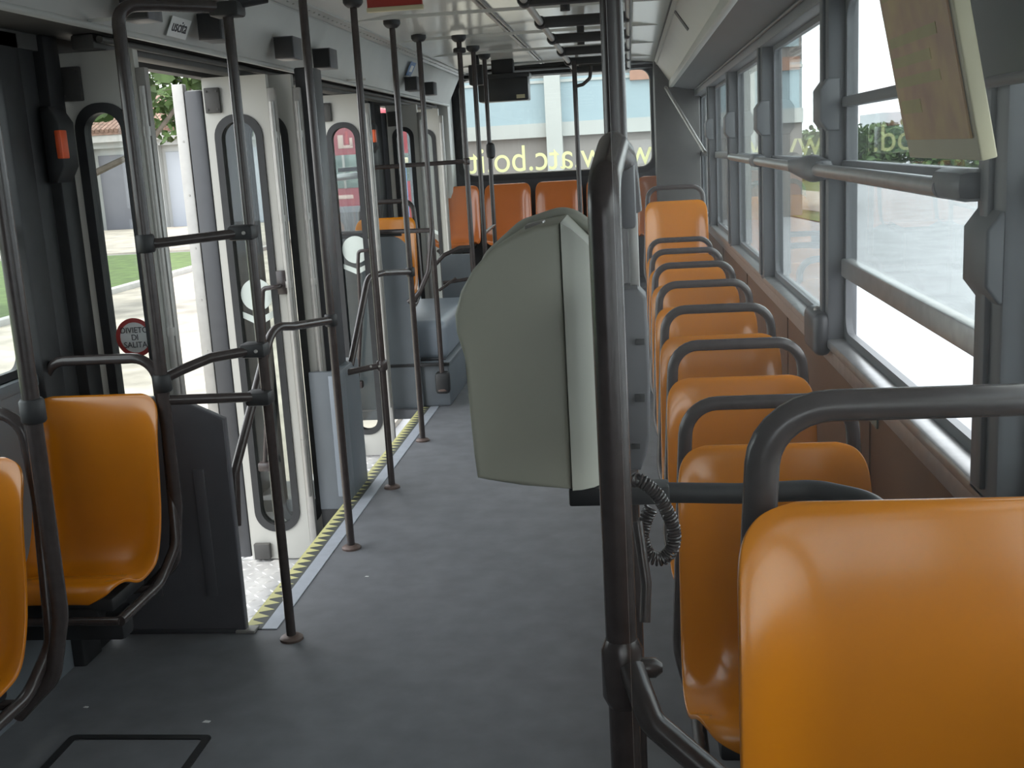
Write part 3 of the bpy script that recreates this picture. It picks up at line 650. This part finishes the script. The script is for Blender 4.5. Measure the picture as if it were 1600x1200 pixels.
b = MB(); b.box((-1.535, 5.045, -.268), (-1.414, 5.066, -.035), .004); b.box((-1.45, 5.06, -.268), (-1.414, 5.41, -.035), .004); b.build('plinth', 'rubber', gb)
b = MB(); b.box((-1.440, 5.034, .03), (-1.392, 5.042, .62), .004); b.build('corner_trim', 'panel_light', gb)
gp = thing('partition', (-1.64, 7.03, .0), 'grey partition panel in front of the left rear orange seat', 'partition')
b = MB(); r = .14; arc = [(-1.40-r+r*math.cos(a), 1.125-r+r*math.sin(a)) for a in [k*PI/2/10 for k in range(11)]]
b.prism([(-1.888, -.0), (-1.385, .0)]+arc+[(-1.888, 1.125)], .022, XZ(7.022), bev=.004); b.build('partition_panel', 'panel_grey', gp)
b = MB(); b.box((-1.70, 7.018, .275), (-1.20, 7.045, .296), .003); b.build('edge_strip', 'rubber', gp)
b = MB(); b.box((-1.888, 7.02, 1.12), (-1.45, 7.05, 1.14), .005); b.build('edge_strip', 'rubber', gp)
wa = thing('wheel_box', (-1.6, 7.8, .285), 'pale blue grey wheel box on the rear platform', 'box')
b = MB(); b.box((-1.885, 7.15, .285), (-1.225, 8.4, .55), .06, seg=5); b.build('box_cover', 'panel_light', wa)
b = MB(); b.tube([(-1.87, 7.145, .30), (-1.24, 7.145, .30)], .008); b.build('base_trim', 'dark', wa)
cs = thing('clear_screen', (-1.35, 8.5, .29), 'clear screen panel with rounded corner near the rear door', 'screen')
b = MB(); b.prism(rrect(-1.33, 1.16, .26, .74, .05), .006, XZ(8.50)); b.build('screen_pane', 'glass_clear', cs)
b = MB(); b.box((-1.46, 8.495, .29), (-1.20, 8.515, .86), .004); b.build('screen_base', 'panel_grey', cs)

# =================================================================== CEILING FITTINGS
GF = 'black boxes on the panel above the doors'
sl = math.atan2(.245, .12)
def header_box(y0, y1, label, m='grey_box', zc=2.107, h=.095):
    root = thing('header_box', (-1.55, y0, zc), label, 'box', GF)
    b = MB(); b.box((-1.538, y0, zc-h/2), (-1.448, y1, zc+h/2), .003); b.build('box_case', m, root)
    b = MB(); b.box((-1.535, y0-.004, zc-h/2+.004), (-1.452, y0+.006, zc+h/2-.004), .003); b.build('box_face', 'rubber', root)
header_box(3.46, 3.57, 'black box above the first door, left of the exit sticker', zc=2.11)
header_box(4.10, 4.24, 'dark box above the first door, behind the nearest pole', 'dark')
header_box(5.00, 5.13, 'black box above the doors, left of the second pole')
header_box(5.62, 5.76, 'black box above the doors, right of the second pole')
header_box(7.95, 8.10, 'small black box above the rear door, left one')
header_box(8.63, 8.78, 'small black box above the rear door, right one')
us = thing('exit_sticker', (-1.57, 3.85, 2.09), 'white exit sticker with dark letters above the first door', 'sticker')
fu = lambda u, v, t: (-1.578+.44*v+.0+t, 3.985+u, 2.062+v*.9)
b = MB(); b.prism([(-.085, -.0), (.085, .0), (.085, .07), (-.085, .07)], .002, fu); b.build('sticker_sheet', 'paper', us, smooth=False)
vs, fs = text_mesh('uscita', .066, .0010); b = MB(); b.add([fu(v.x*.86, v.y*.9+.020, .003+v.z) for v in vs], fs); b.build('sticker_letters', 'ink', us, smooth=False)
bs = thing('blue_sticker', (-1.53, 8.0, 2.2), 'small blue sticker with white square above the rear door', 'sticker')
fb = lambda u, v, t: (-1.522+.47*v+t, 8.02+u, 2.165+v*.88)
b = MB(); b.prism([(-.09, 0), (.09, 0), (.09, .10), (-.09, .10)], .002, fb); b.build('sticker_sheet', 'blue', bs, smooth=False)
b = MB(); b.prism([(-.04, .03), (.05, .03), (.05, .075), (-.04, .075)], .001, lambda u, v, t: fb(u, v, t+.0025)); b.build('white_square', 'paper', bs, smooth=False)
rb = thing('red_sign', (-.90, 4.55, 2.2), 'red sign board with pale lower edge under the ceiling', 'sign')
b = MB(); b.box((-1.005, 4.54, 2.185), (-.785, 4.56, 2.348), .003); b.build('sign_board', 'red', rb)
b = MB(); b.box((-1.008, 4.536, 2.170), (-.782, 4.564, 2.187), .003); b.build('lower_edge', 'beige', rb)
mo = thing('monitor', (-1.0, 9.5, 2.1), 'black monitor box hanging below the ceiling by the rear window', 'monitor')
b = MB(); b.box((-1.215, 9.42, 2.015), (-.80, 9.62, 2.215), .012); b.box((-1.23, 9.41, 2.195), (-.785, 9.63, 2.235), .008); b.build('monitor_case', 'monitor', mo)
b = MB(); b.box((-1.1, 9.46, 2.23), (-.92, 9.58, 2.35), .01); b.build('monitor_hanger', 'rubber', mo)
b = MB(); b.box((-.90, 9.414, 2.03), (-.83, 9.422, 2.06), .002); b.build('badge', 'beige', mo)
sb = thing('small_speaker', (-1.2, 8.9, 2.25), 'small black box under the ceiling by the slim poles', 'box')
b = MB(); b.box((-1.20, 8.8, 2.12), (-1.09, 8.92, 2.27), .01); b.build('speaker_case', 'rubber', sb)
b = MB(); b.box((-1.16, 8.83, 2.26), (-1.12, 8.88, 2.34), .006); b.build('speaker_mount', 'rubber', sb)
# overhead grab rail with cross braces
orl = thing('overhead_rail', (-.22, 7, 2.2), 'overhead grab rail with black cross braces under the ceiling', 'rail')
b = MB(); b.tube([(-.40, 3.6, 2.20), (-.40, 9.4, 2.20), (-.40, 9.55, 2.34)], .016, .06); b.build('rail_tube', 'alu', orl)
b = MB(); b.tube([(.02, 1.7, 2.20), (.02, 9.4, 2.20), (.02, 9.55, 2.34)], .017, .06); b.build('rail_tube', 'tube', orl)
for y in (4.75, 5.60, 6.45, 7.3, 8.15, 9.0):
    b = MB(); b.box((-.40, y-.03, 2.175), (.03, y+.03, 2.225), .015); b.lathe([(.026, -.035), (.030, -.02), (.030, .02), (.026, .035)], (-.40, y, 2.20), 16, 'Y'); b.build('cross_brace', 'rubber', orl)
for y in (5.2, 6.9):
    b = MB(); b.tube([(-.26, y, 2.20), (-.26, y, 2.345)], .022); b.lathe([(.05, 0), (.05, -.012), (.03, -.02)], (-.26, y, 2.345), 20); b.build('ceiling_hanger', 'rubber', orl)
b = MB(); b.box((-.745, 3.2, 2.338), (-.725, 10.1, 2.356), .004); b.box((-.715, 3.2, 2.340), (-.705, 10.1, 2.356), .003)
struct(b, 'trim_28', 'alu', 'pale joint strip running along the ceiling', 'trim')
# right cove details
b = MB(); fc = lambda u, v, t: (.37-.135*v-t, u, 2.115+.195*v-t*.6)
b.prism([(6.10, .30), (6.20, .30), (6.20, .80), (6.10, .80)], .004, fc); tag(b.build('vent_slot', 'rubber'), 'narrow dark slot in the cove above the right windows', 'vent')
b = MB(); b.prism([(3.95, .25), (4.45, .25), (4.45, .95), (3.95, .95)], .002, fc); tag(b.build('cove_poster', 'blue'), 'blue sticker on the cove above the right windows', 'sticker')
# grab rail in front of right windows
hr = thing('window_rail', (.55, 4, 1.5), 'silver grab rail across the right side windows', 'rail')
b = MB(); b.tube([(.555, 2.1, 1.495), (.555, 4.3, 1.50), (.575, 6.6, 1.505)], .019, n=16); b.build('rail_tube', 'tube_metal', hr)
for y in (2.05, 3.53, 5.20):
    b = MB(); b.box((.54, y-.09, 1.475), (.60, y+.09, 1.53), .02)
    if y == 3.53: b.lathe([(.012, -.10), (.036, -.06), (.042, .05), (.034, .25), (.021, .55)], (.562, y, 1.50), 20, 'Y')
    b.build('rail_bracket', 'pillar', hr)
kb = thing('pillar_box', (.57, 3.56, 1.0), 'rounded dark box at the foot of the second window pillar', 'box')
b = MB(); b.box((.545, 3.47, .93), (.60, 3.69, 1.065), .03, seg=4); b.build('box_case', 'dark', kb)
b = MB(); b.lathe([(.012, 0), (.012, .008), (.004, .014)], (.57, 3.56, 1.063), 14); b.build('screw_cap', 'alu', kb)
nl = thing('wall_notice', (.615, 3.2, .9), 'small blue and white notice on the brown wall under the window', 'notice')
b = MB(); b.box((.614, 2.90, .845), (.6185, 3.14, .895)); b.build('notice_sheet', 'coachglass', nl)
b = MB(); b.box((.612, 3.06, .85), (.6145, 3.11, .89)); b.build('blue_square', 'blue', nl)
# framed poster leaning at the right
po = thing('poster_board', (.43, 1.75, 1.55), 'framed orange poster board hanging at the upper right', 'poster')
pf = lambda u, v, t: (.452-.20*v+t*.95, u, 1.555+v+t*.2)       # leans inwards at its top
b = MB(); b.prism([(1.53, 0), (1.91, 0), (1.91, .62), (1.53, .62)], .022, pf, bev=.003); b.build('board_frame', 'beige', po)
b = MB(); b.prism([(1.545, .03), (1.895, .03), (1.895, .60), (1.545, .60)], .003, lambda u, v, t: pf(u, v, t-.004)); b.build('poster_sheet', 'poster', po, smooth=False)
b = MB()
for k, (z, h, w0) in enumerate(((.46, .035, .20), (.40, .03, .26), (.34, .02, .16), (.24, .035, .24), (.17, .015, .27), (.14, .015, .22), (.11, .015, .25), (.07, .02, .12))):
    b.prism([(1.88-w0, z), (1.88, z), (1.88, z+h), (1.88-w0, z+h)], .001, lambda u, v, t: pf(u, v, t-.0046))
b.build('printed_lines', 'poster_print', po, smooth=False)
rbld = thing('roller_blind', (.56, 1.9, 1.7), 'dark blind hanging behind the poster board at the upper right', 'blind')
b = MB(); b.box((.545, 1.42, 1.665), (.56, 2.02, 2.06), .003); b.build('blind_cloth', 'curtain', rbld)
b = MB(); b.tube([(.552, 1.40, 1.665), (.552, 2.03, 1.665)], .010); b.build('bottom_bar', 'dark', rbld)
# alarm buttons
for (X, y, z, lab) in ((-1.83, 3.545, 1.705, 'black alarm box with orange face on the front door post'), (-1.84, 8.16, 1.77, 'black alarm box with orange face on the rear door post')):
    ab = thing('alarm_button', (X, y, z), lab, 'button', 'alarm boxes on door posts')
    b = MB(); b.prism([(-.03, -.12), (-.03, .12), (.0, .12), (.03, .07), (.03, -.07), (0, -.12)], .10, lambda u, v, t: (X+u, y-.05+t, z+v), bev=.005); b.build('button_case', 'rubber', ab)
    b = MB(); b.box((X+.012, y-.056, z-.045), (X+.033, y-.01, z+.045), .004); b.build('button_face', 'button', ab)
# floor hatch, litter
fh = thing('floor_hatch', (-1.46, 2.6, 0), 'square hatch with dark rim in the floor at lower left', 'hatch')
b = MB(); b.holed(rrect(-1.465, 2.55, .43, .60, .02), rrect(-1.465, 2.55, .385, .555, .015), .004, lambda u, v, t: (u, v, t)); b.build('hatch_rim', 'rubber', fh)
b = MB(); b.box((-1.655, 2.28, 0), (-1.275, 2.82, .002)); b.build('hatch_lid', 'floor', fh)
for (x, y, s, lab) in ((-1.30, 2.93, .012, 'scrap of white paper on the floor behind the hatch'), (-1.72, 3.02, .008, 'tiny white crumb on the floor by the left seats'), (-1.08, 4.07, .008, 'tiny pale crumb on the floor beside the second pole')):
    b = MB(); b.prism([(x-s, y-s*.4), (x+s*.8, y-s*.6), (x+s, y+s*.3), (x-s*.5, y+s*.6)], .0015, lambda u, v, t: (u, v, t+.0005)); tag(b.build('paper_scrap', 'paper', smooth=False), lab, 'litter', 'scraps on the floor')
# driver's partition glass in front of the viewer at right
dp = thing('cab_partition', (.30, .80, .55), 'clear glass partition across the right half, faintly reflecting', 'partition')
b = MB(); b.box((-.012, .797, .55), (.62, .803, 2.05)); b.build('partition_pane', 'glass_clear', dp)
b = MB(); b.box((-.012, .785, 0.0), (.62, .815, .555), .006); b.build('partition_base', 'dark', dp)

# =================================================================== OUTSIDE
G = -.80
b = MB(); b.add([(-60, -40, G), (60, -40, G), (60, 130, G), (-60, 130, G)], [(0, 1, 2, 3)])
tag(b.build('ground', 'asphalt'), 'pale asphalt road and yard around the bus', 'ground', kind='structure')
b = MB(); b.box((-10.4, -20, G), (-2.2, 60, G+.05)); tag(b.build('pavement', 'paving'), 'bright paved pavement outside the open doors', 'pavement', kind='structure')
b = MB(); b.box((-10.6, -20, G), (-10.4, 60, G+.16), .02); tag(b.build('kerb', 'kerb'), 'stone kerb edging the lawn at the left', 'kerb', kind='structure')
b = MB(); b.box((-40, -20, G), (-10.6, 31.5, G+.10)); tag(b.build('lawn', 'grass'), 'strip of green lawn beyond the pavement at left', 'lawn', kind='stuff')
b = MB(); b.box((-45, 33, G), (-9, 47, G+.06)); tag(b.build('path', 'paving'), 'pale path in front of the white building', 'path', kind='structure')
b = MB(); b.add([(4.3, 40, G+.03), (5.3, 31.5, G+.03), (8.2, 50, G+.03), (12.5, 70, G+.03), (14, 95, G+.03), (8, 95, G+.03)], [(0, 1, 2, 3, 4, 5)]); tag(b.build('verge', 'grass'), 'green verge beside the road at the right', 'verge', kind='stuff')
b = MB(); b.add([(4.6, 44, G+.04), (5.9, 36, G+.04), (8.0, 49, G+.04), (7.2, 54, G+.04)], [(0, 1, 2, 3)]); tag(b.build('footpath', 'paving'), 'pale footpath crossing the verge at the right', 'path', kind='structure')
# white building at left
wb = thing('garage_building', (-20, 48, G), 'low white building with tiled roof and pale panels seen through doors', 'building')
Yb = 48.0; zb = 3.45
b = MB(); b.box((-40, Yb+.3, G), (-9, Yb+8, zb)); b.box((-40, Yb-.1, 2.75), (-9, Yb+.3, zb)); b.build('wall', 'plaster', wb)
for i in range(9):
    x = -36+i*3.1; b = MB(); b.box((x-.18, Yb-.1, G), (x+.18, Yb+.3, 2.8)); b.build('pilaster', 'concrete', wb)
for i in range(8):
    x = -36+i*3.1
    b = MB(); b.box((x+.35, Yb+.22, G), (x+2.75, Yb+.31, 2.45), .02); b.build('garage_door', 'doorpale' if i != 4 else 'coachgrey', wb)
b = MB(); b.add([(-40.5, Yb-.6, zb), (-8.5, Yb-.6, zb), (-8.5, Yb+5, zb+2.0), (-40.5, Yb+5, zb+2.0), (-40.5, Yb-.6, zb-.15), (-8.5, Yb-.6, zb-.15), (-8.5, Yb+5, zb+1.85), (-40.5, Yb+5, zb+1.85)], [(0, 1, 2, 3), (4, 7, 6, 5), (0, 4, 5, 1), (1, 5, 6, 2), (2, 6, 7, 3), (3, 7, 4, 0)])
for i in range(150): 
    x = -40.4+i*.213; b.tube([(x, Yb-.65, zb+.02), (x, Yb+2.4, zb+1.10)], .10, n=6)
b.build('tiled_roof', 'tile', wb)
b = MB(); b.box((-40, Yb-.55, 3.0), (-9, Yb-.05, 3.3)); b.build('eaves', 'kerb', wb)
# blue-clad building behind the rear window
bb = thing('office_building', (-2, 35, G), 'blue clad building with pale columns behind the rear window', 'building')
b = MB(); b.box((-5.9, 35.3, G), (5.2, 43, 9)); b.build('wall', 'plaster_grey', bb)
b = MB()
for (z0, z1) in ((2.42, 3.75), (4.2, 8)): b.box((-5.8, 35.15, z0), (5.1, 35.31, z1))
b.build('blue_cladding', 'bluepanel', bb)
b = MB(); b.box((-5.9, 35.05, 2.0), (5.2, 35.32, 2.42)); b.box((-5.9, 35.1, 3.60), (5.2, 35.33, 3.68)); b.build('concrete_band', 'concrete', bb)
for x in (-5.7, -2.24, 3.6):
    b = MB(); b.box((x-.24, 34.8, G), (x+.24, 35.3, 6)); b.build('column', 'concrete', bb)
b = MB(); b.box((.1, 35.0, 3.52), (5.1, 35.2, 3.9)); b.build('brick_band', 'brick', bb)
# red coach
rc = thing('red_coach', (-7.6, 33, G), 'red coach parked outside, seen through the second door', 'coach')
CX, CY = -7.62, 30.0
b = MB(); b.box((CX-1.25, CY, -.35), (CX+1.25, CY+10, 2.95), .18, seg=4); b.build('coach_body', 'vanred', rc)
b = MB(); b.box((CX-1.05, CY-.03, .90), (CX+1.05, CY+.05, 1.78), .03); b.build('windscreen', 'coachglass', rc)
b = MB(); b.box((CX-.02, CY-.05, .90), (CX+.05, CY, 1.78), .01); b.build('windscreen_post', 'alu', rc)
b = MB(); b.box((CX+1.22, CY+.6, .95), (CX+1.27, CY+9.5, 1.75), .03); b.build('side_windows', 'coachglass', rc)
b = MB(); b.box((CX-1.24, CY-.04, -.45), (CX+1.24, CY+.1, .15), .03); b.box((CX-.2, CY-.05, -.40), (CX+1.2, CY, .42), .03); b.build('skirt', 'coachgrey', rc)
b = MB()
for (u0, u1, v0, v1) in ((-.75, -.62, 2.0, 2.32), (-.62, -.30, 1.98, 2.06), (-.38, -.30, 2.0, 2.28), (-.1, .05, 1.95, 2.3), (.05, .3, 1.95, 2.03), (.22, .3, 2.0, 2.22), (-.7, .2, .62, .72), (-.75, -.1, .30, .40)): b.box((CX+u0, CY-.02, v0), (CX+u1, CY+.02, v1), .008)
b.build('pale_stripes', 'coachpale', rc)
for y in (CY+1.8, CY+8):
    b = MB(); b.lathe([(.2, -.12), (.44, -.10), (.45, .08), (.2, .12)], (CX+1.15, y, G+.45), 24, 'X'); b.build('wheel', 'rubber', rc)
# blue kiosk
bk = thing('blue_kiosk', (-5.2, 25, G), 'narrow blue booth outside, seen through the rear door', 'booth')
b = MB(); b.box((-5.55, 25, G), (-5.05, 25.6, 1.5), .03); b.build('booth_body', 'bluepost', bk)
b = MB(); b.box((-5.6, 24.95, 1.5), (-5.0, 25.65, 1.62), .02); b.build('booth_roof', 'beige', bk)
# trees and hedges
def leaves(b, c, rad, n, s, flat=1.0):
    c = Vector(c)
    for i in range(n):
        d = Vector((random.gauss(0, 1), random.gauss(0, 1), random.gauss(0, 1))).normalized()*(random.random()**.4)
        p = c+Vector((d.x*rad, d.y*rad, d.z*rad*flat)); q = Matrix.Rotation(random.random()*6.3, 3, Vector((random.gauss(0, 1), random.gauss(0, 1), random.gauss(0, 1))).normalized())
        ss = s*random.uniform(.6, 1.3); pts = [(-1, 0, 0), (-.3, .5, .1), (.6, .45, 0), (1.1, 0, -.1), (.6, -.45, 0), (-.3, -.5, .1)]
        b.add([p+q @ (Vector(v)*ss) for v in pts], [(0, 1, 2, 3, 4, 5)])
def tree(c, h, blobs, label, s=.16, trunk=.16):
    root = thing('tree', c, label, 'tree', 'trees outside the bus'); x, y, z = c
    b = MB(); b.tube([(x, y, z), (x+.1, y, z+h*.4), (x-.05, y+.1, z+h*.75), (x+.1, y, z+h)], [trunk, trunk*.85, trunk*.6, trunk*.3], 0, n=10)
    for bx in blobs[::2]: b.tube([(x, y, z+h*.6), (x+bx[0]*.5, y+bx[1]*.5, z+h*.72), (x+bx[0], y+bx[1], z+bx[2])], [trunk*.4, trunk*.3, trunk*.12], n=6)
    b.build('trunk', 'bark', root); b = MB()
    for (dx, dy, dz, r, n) in blobs: leaves(b, (x+dx, y+dy, z+dz), r, n, s)
    b.build('foliage', 'leaf', root, smooth=False)
tree((-9.3, 18.5, G), 3.9, [(-1.1, 0, 4.6, 1.5, 700), (.3, .5, 4.5, 1.2, 420), (.4, -.4, 4.0, .8, 200), (1.7, .3, 4.55, .9, 300), (2.3, .4, 4.1, .5, 110), (2.9, .2, 4.5, .6, 120), (-2.4, .3, 4.2, 1.2, 420), (-.2, 0, 3.5, .5, 60)], 'leafy tree outside the first door, its branches hanging low')
tree((-12.2, 33, G), 3.6, [(0, 0, 4.5, 1.6, 600), (-1.6, 0, 4.4, 1.2, 350), (1.4, 0, 4.4, 1.2, 350)], 'tree before the white building, seen between the folded leaves')
def hedge(boxes, label):
    b = MB()
    for (x0, y0, x1, y1, h, n) in boxes:
        for i in range(n):
            t = random.random(); leaves(b, (x0+(x1-x0)*t, y0+(y1-y0)*t, G+random.uniform(.3, h)), .7, 22, .22)
    tag(b.build('hedge', 'hedge', smooth=False), label, 'hedge', kind='stuff')
hedge([(9.5, 62, 18.5, 56, 2.3, 260)], 'row of green bushes beyond the road at the right')
fb_ = thing('distant_building', (40, 110, G), 'pale distant buildings above the bushes at the right', 'building')
b = MB(); b.box((25, 118, G), (33, 128, 3.4)); b.box((33, 116, G), (44, 128, 2.6)); b.build('wall', 'haze', fb_)
b = MB()
for i in range(10): b.box((25.6+i*.75, 117.9, 1.2), (26+i*.75, 118.02, 2.4))
b.build('windows', 'coachglass', fb_)
bpy.context.view_layer.update()
